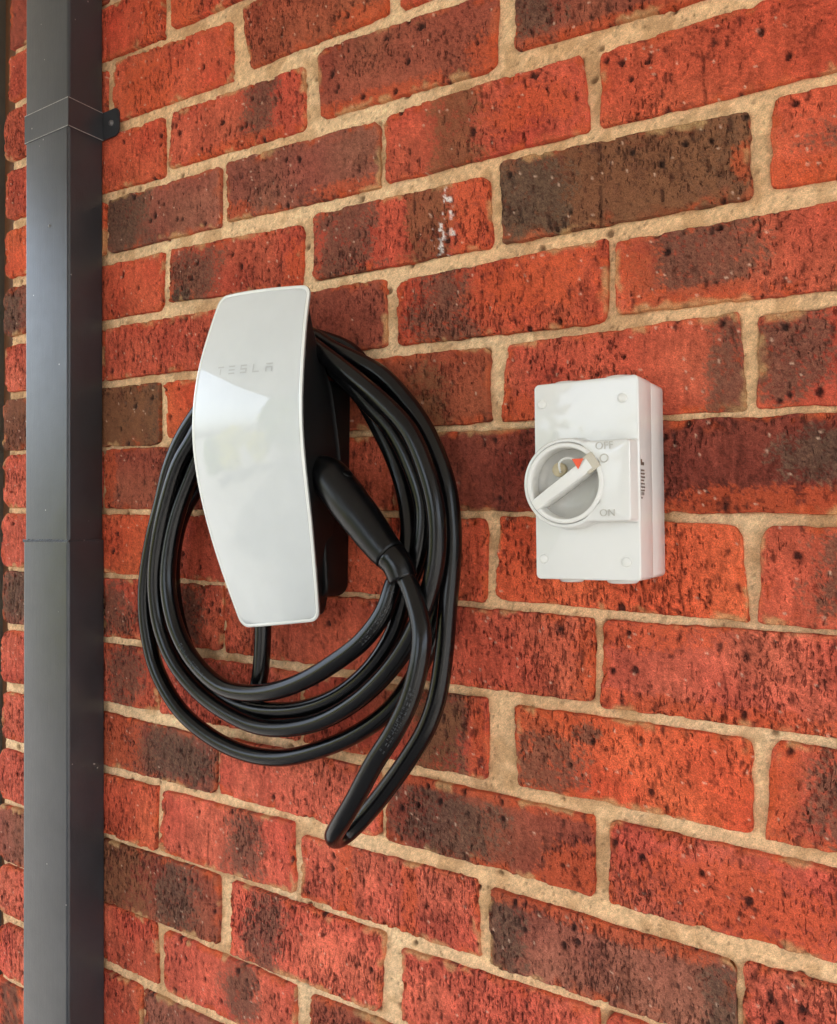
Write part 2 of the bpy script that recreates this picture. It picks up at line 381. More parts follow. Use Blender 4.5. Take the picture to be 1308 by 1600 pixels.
END = {'a': 'R2', 'b': 'R2', 'c': 'R2', 'd': 'OR', 'e': 'PU', 'f': 'PK', 'g': 'O', 'h': 'PK', 'i': 'PK', 'j': 'PU', 'k': 'PK', 'l': 'PK', 'm': 'PK', 'n': 'PU', 'o': 'PK', 'p': 'PK'}
GEN = ['R1', 'R2', 'R2', 'PK', 'M', 'D', 'PU', 'OR', 'RB', 'R1']

def axis_steps(L, fine, edge=(0, .0007, .0015, .0026, .004)):
    a = [e for e in edge if e < L / 3]
    n = max(2, int(round((L - 2 * a[-1]) / fine)))
    mid = list(np.linspace(a[-1], L - a[-1], n + 1))
    return np.array(a[:-1] + mid + [L - e for e in reversed(a[:-1])]) / L

def fast_mesh(name, V, Q):
    me = bpy.data.meshes.new(name)
    Q = np.asarray(Q, np.int32)
    me.vertices.add(len(V)); me.vertices.foreach_set('co', np.asarray(V, np.float32).ravel())
    me.loops.add(Q.size); me.loops.foreach_set('vertex_index', Q.ravel())
    me.polygons.add(len(Q)); me.polygons.foreach_set('loop_start', np.arange(0, Q.size, 4, dtype=np.int32))
    me.update(calc_edges=True); me.validate()
    me.polygons.foreach_set('use_smooth', np.ones(len(Q), bool))
    return me
def brick_mesh(c, style, marks, seed, depth=.03, fine=.0016, rad=None, centre=None):
    """c: TL,TR,BR,BL (x,z) on the wall face"""
    rng = np.random.RandomState(seed)
    c = np.array(c, float).reshape(4, 2) + np.array([(-1, 1), (1, 1), (1, -1), (-1, -1)]) * .0023
    Lx = (np.linalg.norm(c[1] - c[0]) + np.linalg.norm(c[2] - c[3])) / 2
    Lz = (np.linalg.norm(c[3] - c[0]) + np.linalg.norm(c[2] - c[1])) / 2
    us, vs = axis_steps(Lx, fine), axis_steps(Lz, fine)
    U, Vv = np.meshgrid(us, vs)                      # v from top
    X = U * Lx; Z = Vv * Lz
    if rad is None: rad = rng.uniform(.0015, .0065, 4) + (rng.rand(4) > .7) * rng.uniform(0, .009, 4)
    # rounded, ragged outline: pull each point inside a rounded rectangle
    cx, cz = X - Lx / 2, Z - Lz / 2
    rr = np.where(cz < 0, np.where(cx < 0, rad[0], rad[1]), np.where(cx < 0, rad[3], rad[2]))
    qx, qz = np.abs(cx) - (Lx / 2 - rr), np.abs(cz) - (Lz / 2 - rr)
    out = np.sqrt(np.maximum(qx, 0) ** 2 + np.maximum(qz, 0) ** 2)
    k = np.where((qx > 0) & (qz > 0) & (out > rr), rr / np.maximum(out, 1e-9), 1.0)
    px = np.where(qx > 0, (Lx / 2 - rr) + qx * k, np.abs(cx)) * np.sign(cx)
    pz = np.where(qz > 0, (Lz / 2 - rr) + qz * k, np.abs(cz)) * np.sign(cz)
    out2 = np.sqrt(np.maximum(qx * k, 0) ** 2 + np.maximum(qz * k, 0) ** 2)
    edist = np.maximum(rr - np.where((qx > 0) & (qz > 0), out2, np.maximum(qx, qz) + 0), 0)
    edist = np.where((qx <= 0) & (qz <= 0), np.minimum(Lx / 2 - np.abs(cx), Lz / 2 - np.abs(cz)), edist)
    ox, oz = rng.uniform(0, 900, 2)
    rag = sstep(.02, 0, edist)
    px = px + rag * ((fbm(cx * 75 + ox, cz * 75 + oz, seed, 5) - .5) * .0046)
    pz = pz + rag * ((fbm(cx * 75 + ox + 51, cz * 75 + oz, seed + 5, 5) - .5) * .0036)
    u2, v2 = np.clip(px / Lx + .5, -.05, 1.05), np.clip(pz / Lz + .5, -.05, 1.05)
    P = ((1 - u2) * (1 - v2))[..., None] * c[0] + (u2 * (1 - v2))[..., None] * c[1] + (u2 * v2)[..., None] * c[2] + ((1 - u2) * v2)[..., None] * c[3]
    # relief of the face
    er = .0004 + .0016 * fbm(cx * 55 + ox, cz * 55 + oz + 9, seed + 2, 2) ** 1.5
    e = np.clip(edist / er, 0, 1)
    y = (1 - np.sqrt(np.clip(1 - (1 - e) ** 2, 0, 1))) * er
    GX, GZ = X + ox, -Z + oz                      # own patch of noise for every brick
    n_lo = fbm(GX * 26, GZ * 26, seed + 4, 3); n_mid = fbm(GX * 120, GZ * 120, seed + 5, 3); n_hi = fbm(GX * 420, GZ * 420, seed + 6, 2)
    grain = rng.normal(size=U.shape)
    chip = sstep(.57, .70, fbm(GX * 75, GZ * 75 + 77, seed + 3, 3)) * sstep(.014, .0, edist + (n_mid - .5) * .008)
    torn = rng.uniform(.1, .65) if c[:, 1].mean() > 1.33 else rng.uniform(.45, 1.0)
    pores = rng.uniform(.25, 1.0)
    wx = (fbm(GX * 30, GZ * 90, seed + 21, 2) - .5) * .006
    dens = fbm(GX * 17, GZ * 24, seed + 22, 2)
    f1, i1 = worley((GX + wx) * rng.uniform(150, 210), GZ * rng.uniform(45, 75), seed + 23)
    tear = sstep(.42, .14, f1 + (n_hi - .5) * .5) * (i1 + (dens - .5) * .9 > 1 - .34 * torn) * sstep(.3, .6, i1 * .6 + n_mid * .6)
    f2, i2 = worley(GX * 300, GZ * 230, seed + 24)
    pore = sstep(.42, .15, f2) * (i2 + (dens - .5) * .6 > 1 - .20 * pores)
    f3, i3 = worley(GX * 75, GZ * 62, seed + 25)
    hole = sstep(.26, .12, f3 + (n_mid - .5) * .35) * (i3 > 1 - .10 * pores)
    drag = fbm((GX + wx) * 280, GZ * 38, seed + 26, 3)
    ck = np.abs(fbm((GX + wx * 2) * 70, GZ * 34, seed + 27, 3) - .5)
    crack = sstep(.018, .004, ck) * sstep(.48, .6, fbm(GX * 40 + 5, GZ * 40, seed + 28, 2)) * (.45 + .55 * torn)
    crease = np.zeros_like(X)
    for _ in range(rng.randint(0, 4)):
        x0 = rng.uniform(.08, .92) * Lx; zz0, zz1 = sorted(rng.uniform(-.1, 1.1, 2) * Lz)
        path_ = x0 + (fbm(GZ * 60, GZ * 0 + rng.uniform(0, 99), seed + 29, 2) - .5) * .007
        crease = np.maximum(crease, np.exp(-((X - path_) / .0011) ** 2) * ((Z > zz0) & (Z < zz1)) * sstep(.3, .5, n_mid))
    pit = np.clip(np.maximum.reduce([tear * (.3 + .5 * i1), pore * .6, hole, crack * .75, crease * .8]), 0, 1)
    y = y + chip * .0030 + (n_lo - .5) * .0014 + (n_mid - .5) * .0016 - (drag - .5) * .0014 * (.4 + torn) + (n_hi - .5) * .0008 + pit * .0021 + hole * .0012
    y = y + rng.uniform(-.0008, .0008) + (U - .5) * rng.uniform(-.0012, .0012)
    nz, nx = U.shape
    if centre is None: centre = (c[:, 0].mean(), 0.0, c[:, 1].mean())
    V = np.stack([P[..., 0] - centre[0], y - centre[1], P[..., 1] - centre[2]], -1).reshape(-1, 3)
    idx = np.arange(nz * nx).reshape(nz, nx)
    q = np.stack([idx[:-1, :-1], idx[1:, :-1], idx[1:, 1:], idx[:-1, 1:]], -1).reshape(-1, 4)
    ring = np.concatenate([idx[0, :-1], idx[:-1, -1], idx[-1, :0:-1], idx[:0:-1, 0]])
    back = V[ring].copy(); back[:, 1] = depth - centre[1]
    nb = len(V); V = np.concatenate([V, back])
    nr = len(ring); jj = np.arange(nr)
    sides = np.stack([ring, ring[(jj + 1) % nr], nb + (jj + 1) % nr, nb + jj], -1)
    me = fast_mesh('brick', V, np.concatenate([q, sides]))
    # colour of the clay, burnt skin, lime and mortar smears
    L = lambda *k: np.array(lin(*k))
    base = L(*PAL[style])
    val = 1 + (n_lo - .5) * .5 + (n_mid - .5) * .45 + (drag - .5) * .6 * (.4 + torn) + (n_hi - .5) * .5 + grain * .09 + rng.uniform(-.1, .1)
    hue = (fbm(GX * 15 + 13, GZ * 15, seed + 9, 2) - .5) * 1.3
    colr = base[None, None] * np.clip(val, .35, 1.9)[..., None] * np.stack([1 + .12 * hue, 1 + .5 * hue, 1 + .4 * hue], -1)
    def blend(col, m, target):
        return col * (1 - m[..., None]) + target * m[..., None]
    edge_pale = sstep(.007, .0, edist + (n_mid - .5) * .012) * sstep(.42, .62, fbm(GX * 50 + 3, GZ * 50, seed + 30, 3))
    colr = blend(colr, edge_pale * .55, L(206, 104, 66) * (.85 + .3 * n_hi)[..., None])
    colr = blend(colr, chip * .7, L(204, 92, 54) * (.8 + .4 * n_hi)[..., None])
    brk = (n_mid - .5) * 1.1 + (n_hi - .5) * .9 + grain * .17
    for m in [m for m in marks.split(';') if m.strip()]:
        kk, a, b_, r1, r2_ = m.split()
        a, b_, r1, r2_ = map(float, (a, b_, r1, r2_))
        wob = (fbm(GX * 32, GZ * 26, seed + 11, 3) - .5) * .9
        dd = (np.abs((U - a) / r1) ** 2.2 + np.abs((Vv - b_) / r2_) ** 3) ** .42 + wob
        f = sstep(1.55, .25, dd)
        if kk == 'c': f = sstep(.62, .78, f * .60 + (fbm(GX * 170, GZ * 120, seed + 31, 3) - .5) * 1.9 + grain * .05) * sstep(.05, .3, f)
        else: f = sstep(.34, .74, f + brk * 1.05 * sstep(0, .25, f)) * sstep(0, .12, f)
        tgt = {'k': (L(56, 47, 41)[None, None] * (1 - n_hi)[..., None] + L(112, 90, 72)[None, None] * n_hi[..., None]) * (1 + grain * .16)[..., None],
               'b': (L(104, 63, 42)[None, None] * (1 - n_mid)[..., None] + L(140, 94, 64)[None, None] * n_mid[..., None]) * (1 + grain * .06)[..., None],
               'c': L(240, 232, 224)[None, None] * (1 + grain * .05)[..., None],
               'o': L(204, 88, 50)[None, None] * (.8 + .4 * n_hi)[..., None]}[kk]
        colr = blend(colr, np.clip(f, 0, 1) * {'k': .76, 'b': .8, 'c': .9, 'o': .55}[kk], tgt)
    fg, ig = worley(GX * 260, GZ * 260, seed + 33)
    grit = sstep(.42, .16, fg) * (ig > .984)
    colr = blend(colr, grit * .7, L(220, 182, 156))
    smear = sstep(.60, .70, fbm(GX * 34, GZ * 34 + 40, seed + 34, 3)) * sstep(.007, .001, edist + (n_mid - .5) * .012)
    colr = blend(colr, smear * .65, L(196, 158, 108) * (.8 + .4 * n_hi)[..., None])
    dark = L(62, 26, 20) * (1 - i3)[..., None] + L(40, 32, 32) * i3[..., None]
    colr = blend(colr, pit * .86 * (1 - smear * .6), dark)
    full = np.concatenate([np.clip(colr, .004, .9), np.clip(.30 + .34 * torn + (dens - .5) * .8 - smear, 0, 1)[..., None]], -1).reshape(-1, 4)
    full = np.concatenate([full, full[ring]])
    at = me.color_attributes.new('base', 'FLOAT_COLOR', 'POINT')
    at.data.foreach_set('color', full.astype(np.float32).ravel())
    me.materials.append(M_BRICK)
    return me

def put_brick(me, cx, cz):
    o = bpy.data.objects.new('brick', me); COL.objects.link(o)
    o.parent = wall; o.location = Vector((cx, 0, cz)) - WL
    return o
random.seed(4)
for i, b in enumerate(BR):
    row, k = b[0], b[1]
    c = np.array(b[2:], float).reshape(4, 2) / 1000
    end = k == -2
    if end:
        st, mk = END[row], ('k .2 .5 .3 .5' if row in 'ej' else '')
        rg = np.random.RandomState(100 + i)
        c[[0, 3], 0] += rg.uniform(-.004, .005) + .010 * (1.5 - c[[0, 3], 1]) * .7
        rad = [rg.uniform(.012, .022), .006, .006, rg.uniform(.012, .022)]
    else:
        st, mk = ST.get((row, k), (GEN[(i * 7 + 3) % len(GEN)], ''))
        rad = None
    cen = (c[:, 0].mean(), 0.0, c[:, 1].mean())
    put_brick(brick_mesh(c, st, mk, 300 + i, depth=.105 if end else .03, rad=rad, centre=cen), cen[0], cen[2])
# courses past the picture: plainer bricks that share a few meshes
U_ = .11772
shared = {}
for n_, (w_, nv) in {'s': (.2235, 8), 'h': (.108, 2)}.items():
    for v_ in range(nv):
        cc = [(-w_ / 2, .0365), (w_ / 2, .0365), (w_ / 2, -.0365), (-w_ / 2, -.0365)]
        shared[n_, v_] = brick_mesh(cc, GEN[v_ % len(GEN)], ('k .4 .5 .2 .6' if v_ % 3 == 0 else ''), 900 + v_, depth=.09, fine=.006, centre=(0, 0, 0))
for r in range(-4, 24):
    zc = 2.094 - .086 * r
    kk = list(range(-1, 13, 2)) if r % 2 == 0 else list(range(-2, 12, 2))
    inner = 0 <= r <= 15
    if r % 2 == 0 and not inner:
        put_brick(shared['h', r % 2 if r >= 0 else 1], -.178, zc)
    for k in kk:
        if inner and k < 8 : continue
        put_brick(shared['s', random.randrange(8)], (k + 1) * U_, zc)
# mortar: joints with their own relief, set back from the brick faces; only where joints show
def mortar_mesh(xs, zs, boxes):
    XX, ZZ = np.meshgrid(xs, zs)
    inside = np.zeros(XX.shape)
    near = np.full(XX.shape, .02)
    for x0, x1, z0, z1 in boxes:
        sx = (xs > x0 - .03) & (xs < x1 + .03); sz = (zs > z0 - .03) & (zs < z1 + .03)
        if not sx.any() or not sz.any(): continue
        ix_ = np.ix_(sz, sx)
        dx = np.maximum(x0 - XX[ix_], XX[ix_] - x1); dz = np.maximum(z0 - ZZ[ix_], ZZ[ix_] - z1)
        sdf = np.where((dx > 0) & (dz > 0), np.hypot(dx, dz), np.maximum(dx, dz))
        near[ix_] = np.minimum(near[ix_], sdf)
    lo = fbm(XX * 16, ZZ * 16, 61, 3); mid = fbm(XX * 95, ZZ * 95, 62, 3); hi = fbm(XX * 330, ZZ * 330, 63, 2)
    tool = fbm(XX * 22, ZZ * 300, 65, 3)
    f, idn = worley(XX * 55, ZZ * 55, 66)
    hole = sstep(.24, .10, f + (mid - .5) * .3) * (idn > .93)
    f2, id2 = worley(XX * 210, ZZ * 210, 67)
    pin = sstep(.40, .15, f2) * (id2 > .93)
    gap = sstep(.60, .72, fbm(XX * 28 + 9, ZZ * 28, 68, 3)) * sstep(.0035, .0, near)          # mortar pulled away from the brick
    YY = .0056 + (lo - .5) * .0036 + (mid - .5) * .0018 + (hi - .5) * .0012 + (tool - .5) * .0010 + hole * .0035 + pin * .0012 + gap * .0045 + .0008 * sstep(.004, .0, near)
    keep = near > -.008
    L = lambda *k: np.array(lin(*k))
    t = sstep(.3, .7, fbm(XX * 5 + 2, ZZ * 5, 69, 3))[..., None]
    col = L(230, 188, 142) * (1 - t) + L(236, 200, 156) * t
    rngm = np.random.RandomState(5); gr = rngm.normal(size=XX.shape)
    col = col * (1 + (mid - .5) * .4 + (hi - .5) * .5 + gr * .08)[..., None]
    st_ = sstep(.52, .70, fbm(XX * 40, ZZ * 40 + 3, 70, 3))[..., None] * .45
    col = col * (1 - st_) + L(172, 128, 84) * st_
    rd = (sstep(.55, .72, fbm(XX * 60 + 8, ZZ * 60, 71, 3)) * sstep(.006, 0, near))[..., None] * .45   # brick dust at the arris
    col = col * (1 - rd) + L(168, 92, 60) * rd
    dk = np.clip(hole + pin * .7 + gap * .8, 0, 1)[..., None] * .7
    col = col * (1 - dk) + L(74, 50, 36) * dk
    ii = np.arange(XX.size).reshape(XX.shape)
    Q = np.stack([ii[:-1, :-1], ii[:-1, 1:], ii[1:, 1:], ii[1:, :-1]], -1)
    kq = keep[:-1, :-1] | keep[:-1, 1:] | keep[1:, 1:] | keep[1:, :-1]
    Q = Q[kq].reshape(-1, 4)
    used = np.unique(Q); remap = np.full(XX.size, -1); remap[used] = np.arange(len(used))
    V = np.stack([XX - WL.x, YY - WL.y, ZZ], -1).reshape(-1, 3)[used]
    me = fast_mesh('mortar', V, remap[Q])
    cc = np.concatenate([np.clip(col, .01, .95), np.ones(XX.shape + (1,))], -1).reshape(-1, 4)[used]
    at = me.color_attributes.new('base', 'FLOAT_COLOR', 'POINT'); at.data.foreach_set('color', cc.astype(np.float32).ravel())
    return me
boxes = []
for b in BR:
    c = np.array(b[2:], float).reshape(4, 2) / 1000
    boxes.append((max(c[0, 0], c[3, 0]), min(c[1, 0], c[2, 0]), max(c[2, 1], c[3, 1]), min(c[0, 1], c[1, 1])))
link('mortar', mortar_mesh(np.arange(-.2235, .955, .0017), np.arange(.662, 2.14, .0017), boxes), M_MORTAR, wall)
link('mortar', mortar_mesh(np.arange(-.2235, .955, .009), np.arange(2.138, 2.5, .009), []), M_MORTAR, wall)
link('mortar', mortar_mesh(np.arange(-.2235, .955, .009), np.arange(.02, .664, .009), []), M_MORTAR, wall)
link('mortar', mortar_mesh(np.arange(.953, 1.66, .009), np.arange(.02, 2.5, .009), []), M_MORTAR, wall)
V, F = quad_boxes([(-.2235 - WL.x, 1.66 - WL.x, .016 - WL.y, .104 - WL.y, .02, 2.5)])
link('mortar_core', new_mesh('mortar_core', V, F, False), M_CORE, wall)

# recess beside the wall end: timber lining and painted frame
jb = thing('timber_lining', 'brown stained timber board in the gaps beyond the brick wall end', 'board', (-.26, .024, 0))
V, F = quad_boxes([(-.04, .036, .0, .02, .0, 2.5)])
link('board', new_mesh('board', V, F, False), M_TIMBER, jb)
fr = thing('painted_frame', 'grey green painted upright frame at the far left picture edge', 'frame', (-.30, .02, 0), R(-1.0))
bm = rbox(-.08, .055, -.012, .05, 0, 2.5, .002)
link('upright', bm_mesh(bm, 'upright'), M_FRAME, fr)

# ================================================================== DOWNPIPE (leans a touch, as in the picture)
PW, PD = .095, .0545
dp = thing('downpipe', 'charcoal painted square metal downpipe strapped to the brick wall', 'downpipe', (.0235, 0, .72), R(-1.30))
def pipe_piece(z0, z1, grow, name, parent):
    own = bmesh.new()
    bm = rbox(-PW - grow, grow, -PD - grow, -.0015 + min(grow, .001), z0, z1, 0, bm=None, axis='z', bev_axis=.0042)
    o = link(name, bm_mesh(bm, name, True, 40), M_PAINT, parent)
    own.free(); return o
JZ = .687
pipe_piece(-.72, JZ + .006, .0016, 'lower_pipe', dp)
pipe_piece(JZ - .03, 1.75, 0.0, 'upper_pipe', dp)
# uneven paint ridge on the sleeve lip
rg = np.random.RandomState(8)
V, F = [], []
path = [(-PW - .0016, -.03), (-PW - .0016, -PD - .0016), (.0016, -PD - .0016), (.0016, -.003)]
for (xa, ya), (xb, yb) in zip(path[:-1], path[1:]):
    n = int(math.hypot(xb - xa, yb - ya) / .0015)
    for i in range(n):
        f0, f1 = i / n, (i + 1) / n
        h = .0008 + .0022 * rg.rand() ** 3
        b = len(V); w = .0006 + .0009 * rg.rand()
        xm, ym = xa + (xb - xa) * (f0 + f1) / 2, ya + (yb - ya) * (f0 + f1) / 2
        dx, dy = (xb - xa) / n * .8, (yb - ya) / n * .8
        nx, ny = (yb - ya), -(xb - xa); L = math.hypot(nx, ny); nx, ny = nx / L * w, ny / L * w
        V += [(xm - dx, ym - dy, JZ + .0045), (xm + dx, ym + dy, JZ + .0045), (xm + dx - nx, ym + dy - ny, JZ + .006 + h), (xm - dx - nx, ym - dy - ny, JZ + .006 + h), (xm + nx, ym + ny, JZ + .006)]
        F += [(b, b + 1, b + 4), (b + 1, b + 2, b + 4), (b + 2, b + 3, b + 4), (b + 3, b, b + 4)]
link('paint_ridge', new_mesh('paint_ridge', V, F), M_PAINT, dp)
# strap: thin band round three sides with a fixing ear on the wall
st = bmesh.new()
SZ0, SZ1 = 1.2305, 1.2685
G = .0007
for x0, x1, y0, y1 in ((-PW - G, G, -PD - G, -PD + .0004), (-.0004, G, -PD - G + .0001, -.0008), (-PW - G, -PW + .0004, -PD - G + .0001, -.0008)):
    rbox(x0, x1, y0, y1, SZ0, SZ1, .0005, 2, st)
strap = link('strap', bm_mesh(st, 'strap', False), M_PAINT, dp)
V, F = quad_boxes([(-PW - G + .0004, G - .0002, -PD - G - .0003, -PD - G + .0002, z - .0005, z + .0004) for z in (SZ0 + .0004, SZ1 - .0006)] + [(G - .0002, G + .0003, -PD - G + .001, -.002, z - .0003, z + .0004) for z in (SZ0 + .0004, SZ1 - .0006)])
link('worn_edge', new_mesh('worn_edge', V, F, False), M_WORN, strap)
bm = rbox(.0012, .034, -.0032, -.0012, SZ0 + .0005, SZ1 - .0005, 0)
ed = [e for e in bm.edges if abs(e.verts[0].co.y - e.verts[1].co.y) > 1e-4 and e.verts[0].co.x > .03]
bmesh.ops.bevel(bm, geom=ed, offset=.009, segments=5, profile=.5, affect='EDGES')
link('fixing_ear', bm_mesh(bm, 'fixing_ear', True, 40), M_PAINT, strap)
V, F = lathe_y([(0, -.0062), (.0022, -.006), (.0038, -.0048), (.0042, -.0030)], 20, .019, (SZ0 + SZ1) / 2)
link('screw', new_mesh('screw', V, F), M_SCREW, strap)
V, F = lathe_y([(0, -PD - .0016), (.0014, -PD - .0014), (.0021, -PD - .0006), (.0023, -PD + .001)], 20, -PW * .42, 1.108)
link('rivet', new_mesh('rivet', V, F), M_RIVET, dp)
# thin vertical seam bead down the front corner
V, F = quad_boxes([(.0006 - .0042, .0012 - .0042 + .0005, -PD - .0006, -PD + .001, JZ + .012, SZ0 - .002)])
link('seam', new_mesh('seam', V, F, False), M_PAINT, dp)

# ================================================================== WALL CHARGER
XC = .355
ZT = [1.700, 1.682, 1.65, 1.62, 1.59, 1.56, 1.53, 1.50, 1.47, 1.44, 1.41, 1.38, 1.35, 1.32]
WT = [.0612, .0635, .0674, .0713, .0743, .0758, .0766, .0762, .0749, .0724, .0686, .0638, .0584, .0528]
DT = [.0640, .0692, .0789, .0864, .0918, .0945, .0938, .0894, .0825, .0740, .0648, .0548, .0445, .0340]
def smooth_interp(z, ys):
    x = np.array(ZT[::-1]); y = np.array(ys[::-1]); m = np.gradient(y, x)
    i = int(np.clip(np.searchsorted(x, z) - 1, 0, len(x) - 2)); h = x[i + 1] - x[i]; t = (z - x[i]) / h
    return (2 * t**3 - 3 * t**2 + 1) * y[i] + (t**3 - 2 * t**2 + t) * h * m[i] + (-2 * t**3 + 3 * t**2) * y[i + 1] + (t**3 - t**2) * h * m[i + 1]
ZTOP, ZBOT = 1.6845, 1.3320
CR = .011
def face_pt(s, a, inset=0.0, back=0.0):
    """s -1..1 across, a metres down from the (inset) top edge as a 0..1 fraction"""
    z0, z1 = ZTOP - inset, ZBOT + inset
    zz = z0 + (z1 - z0) * a
    d0 = min(zz - z1, z0 - zz)
    hw = smooth_interp(zz, WT) - inset
    r = max(CR - inset * .6, .003)
    if d0 < r: hw = hw - r + math.sqrt(max(r * r - (r - d0) ** 2, 0))
    x = s * hw
    # edges are not quite level: the lower edge climbs to the right
    tilt = (-.0025 * (1 - a) + .0088 * a ** 2) * (x / .06) * sstep(0, 1, 1.0)
    z = zz + tilt
    y = -(smooth_interp(zz, DT) + .005 * (1 - s * s)) + back
    return Vector((XC + x, y, z))
AS = sorted(set([0, .0012, .003, .006, .0105, .016, .023, .031] + list(np.linspace(.04, .96, 44)) + [.969, .977, .984, .9895, .994, .997, .9988, 1]))
SS = list(np.linspace(-1, 1, 29))
def face_grid(inset, back):
    return [[face_pt(s, a, inset, back) for s in SS] for a in AS]
def border(G):
    n, m = len(G), len(G[0])
    return [G[0][j] for j in range(m - 1)] + [G[i][m - 1] for i in range(n - 1)] + [G[n - 1][j] for j in range(m - 1, 0, -1)] + [G[i][0] for i in range(n - 1, 0, -1)]
def bridge(loops, close=False):
    V, F = [], []
    n = len(loops[0])
    for L in loops: V += [tuple(p) for p in L]
    for k in range(len(loops) - 1):
        for i in range(n):
            j = (i + 1) % n
            F.append((k * n + i, (k + 1) * n + i, (k + 1) * n + j, k * n + j))
    if close: F.append(tuple((len(loops) - 1) * n + i for i in range(n)))
    return V, F
BASE = Vector((XC, 0, 1.36))
loc = lambda V: [tuple(Vector(v) - BASE) for v in V]
wc = thing('wall_charger', 'white glass fronted car charger with black body on the brick wall', 'charger', BASE)
# glass front
G0 = face_grid(.0036, -.0002)
V = [p for row in G0 for p in row]; m = len(SS)
F = [(i * m + j, (i + 1) * m + j, (i + 1) * m + j + 1, i * m + j + 1) for i in range(len(AS) - 1) for j in range(m - 1)]
face = link('face_plate', new_mesh('face_plate', loc(V), F), M_GLASS, wc)
V, F = bridge([border(face_grid(.0036, .0)), border(face_grid(.0030, -.0007)), border(face_grid(.0008, -.0006)), border(face_grid(0, .0003))])
link('rim', new_mesh('rim', loc(V), F), M_RIM, face)
V, F = bridge([border(face_grid(0, .0003)), border(face_grid(0.0, .0022)), border(face_grid(.0006, .0034)), border(face_grid(.004, .0036))])
link('glass_edge', new_mesh('glass_edge', loc(V), F), M_EDGE, face)
# black shell that tapers behind the glass
def shell_loop(inset, f):
    G = face_grid(inset, 0)
    out = []
    for p in border(G):
        q = p.copy(); zb = q.z
        back = np.interp(zb, [1.33, 1.36, 1.50, 1.58, 1.61, 1.631, 1.6676, 1.70], [.020, .020, .020, .036, .050, .0575, .0665, .072])
        y0 = -(-q.y - .0034)
        q.y = y0 + f * max(0.003, (-y0 - back)) * 1.0
        out.append(q)
    return out
V, F = bridge([shell_loop(.0012, 0), shell_loop(.0045, .35), shell_loop(.0062, .8), shell_loop(.009, 1.0)], close=True)
link('shell', new_mesh('shell', loc(V), F), M_BLACK, wc)
bm = rbox(-.0645, .0645, -.060, -.0010, .004, .232, .003, 3, axis='y', bev_axis=.014)
for v in bm.verts:                                   # the front follows the slope of the glass
    lim = -(smooth_interp(v.co.z + 1.36, DT) - .016)
    if v.co.y < -.03: v.co.y = max(v.co.y, lim + (v.co.y + .060))
link('body', bm_mesh(bm, 'body'), M_BLACK, wc)
# holster ring on the right flank
def lathe_x(profile, seg, cy, cz):
    V, F = lathe_y(profile, seg)
    return [(v[1], v[0] + cy, v[2] + cz) for v in V], F
HY, HZ = -.054, 1.494 - 1.36
V, F = lathe_x([(.0195, .058), (.0240, .058), (.0256, .0625), (.0256, .0645), (.0245, .0655), (.0225, .0655), (.0215, .0640), (.0205, .060)], 40, HY, HZ)
link('holster_ring', new_mesh('holster_ring', V, F), M_BLACK, wc)
CC0 = (-.0306, -.031)
# gland under the body
C = np.array([(CC0[0], CC0[1], .010), (CC0[0], CC0[1], .0), (CC0[0], CC0[1], -.010)])
V, F = sweep(C, [.0115, .0112, .0102], 20)
link('cable_gland', new_mesh('cable_gland', V, F), M_BLACK, wc)
# word mark, letters of separate bars
GL = {'T': [(0, .84, 1, 1), (.41, 0, .59, .72)], 'E': [(0, .84, 1, 1), (0, .42, 1, .58), (0, 0, 1, .16)],
      'S': [(0, .84, 1, 1), (0, .58, .16, .84), (0, .42, 1, .58), (.84, .16, 1, .42), (0, 0, 1, .16)],
      'L': [(0, 0, .17, 1), (.17, 0, 1, .16)], 'A': [(0, .84, 1, 1), (0, 0, .17, .60), (.83, 0, 1, .60), (.17, .44, .83, .60)]}
def wordmark(place, w, h, gap):
    V, F = [], []
    x = 0
    for ch in 'TESLA':
        for x0, y0, x1, y1 in GL[ch]:
            n = 4; b = len(V)
            for i in range(n + 1):
                xx = x + (x0 + (x1 - x0) * i / n) * w
                V += [place(xx, y0 * h), place(xx, y1 * h)]
            F += [(b + 2 * i, b + 2 * i + 2, b + 2 * i + 3, b + 2 * i + 1) for i in range(n)]
        x += w + gap
    return V, F
LW, LH, LG = .0088, .0088, .0082
TOT = 5 * LW + 4 * LG
def on_face(u, v):
    z = 1.5935 + v
    x = (u - TOT / 2) - .0005
    hw = smooth_interp(z, WT)
    z = z - .0015 * x / .06
    return tuple(Vector((XC + x, -(smooth_interp(z, DT) + .005 * (1 - (x / hw) ** 2)) - .00045, z)) - BASE)
V, F = wordmark(on_face, LW, LH, LG)
link('word_mark', new_mesh('word_mark', V, F, False), M_MARK, face)

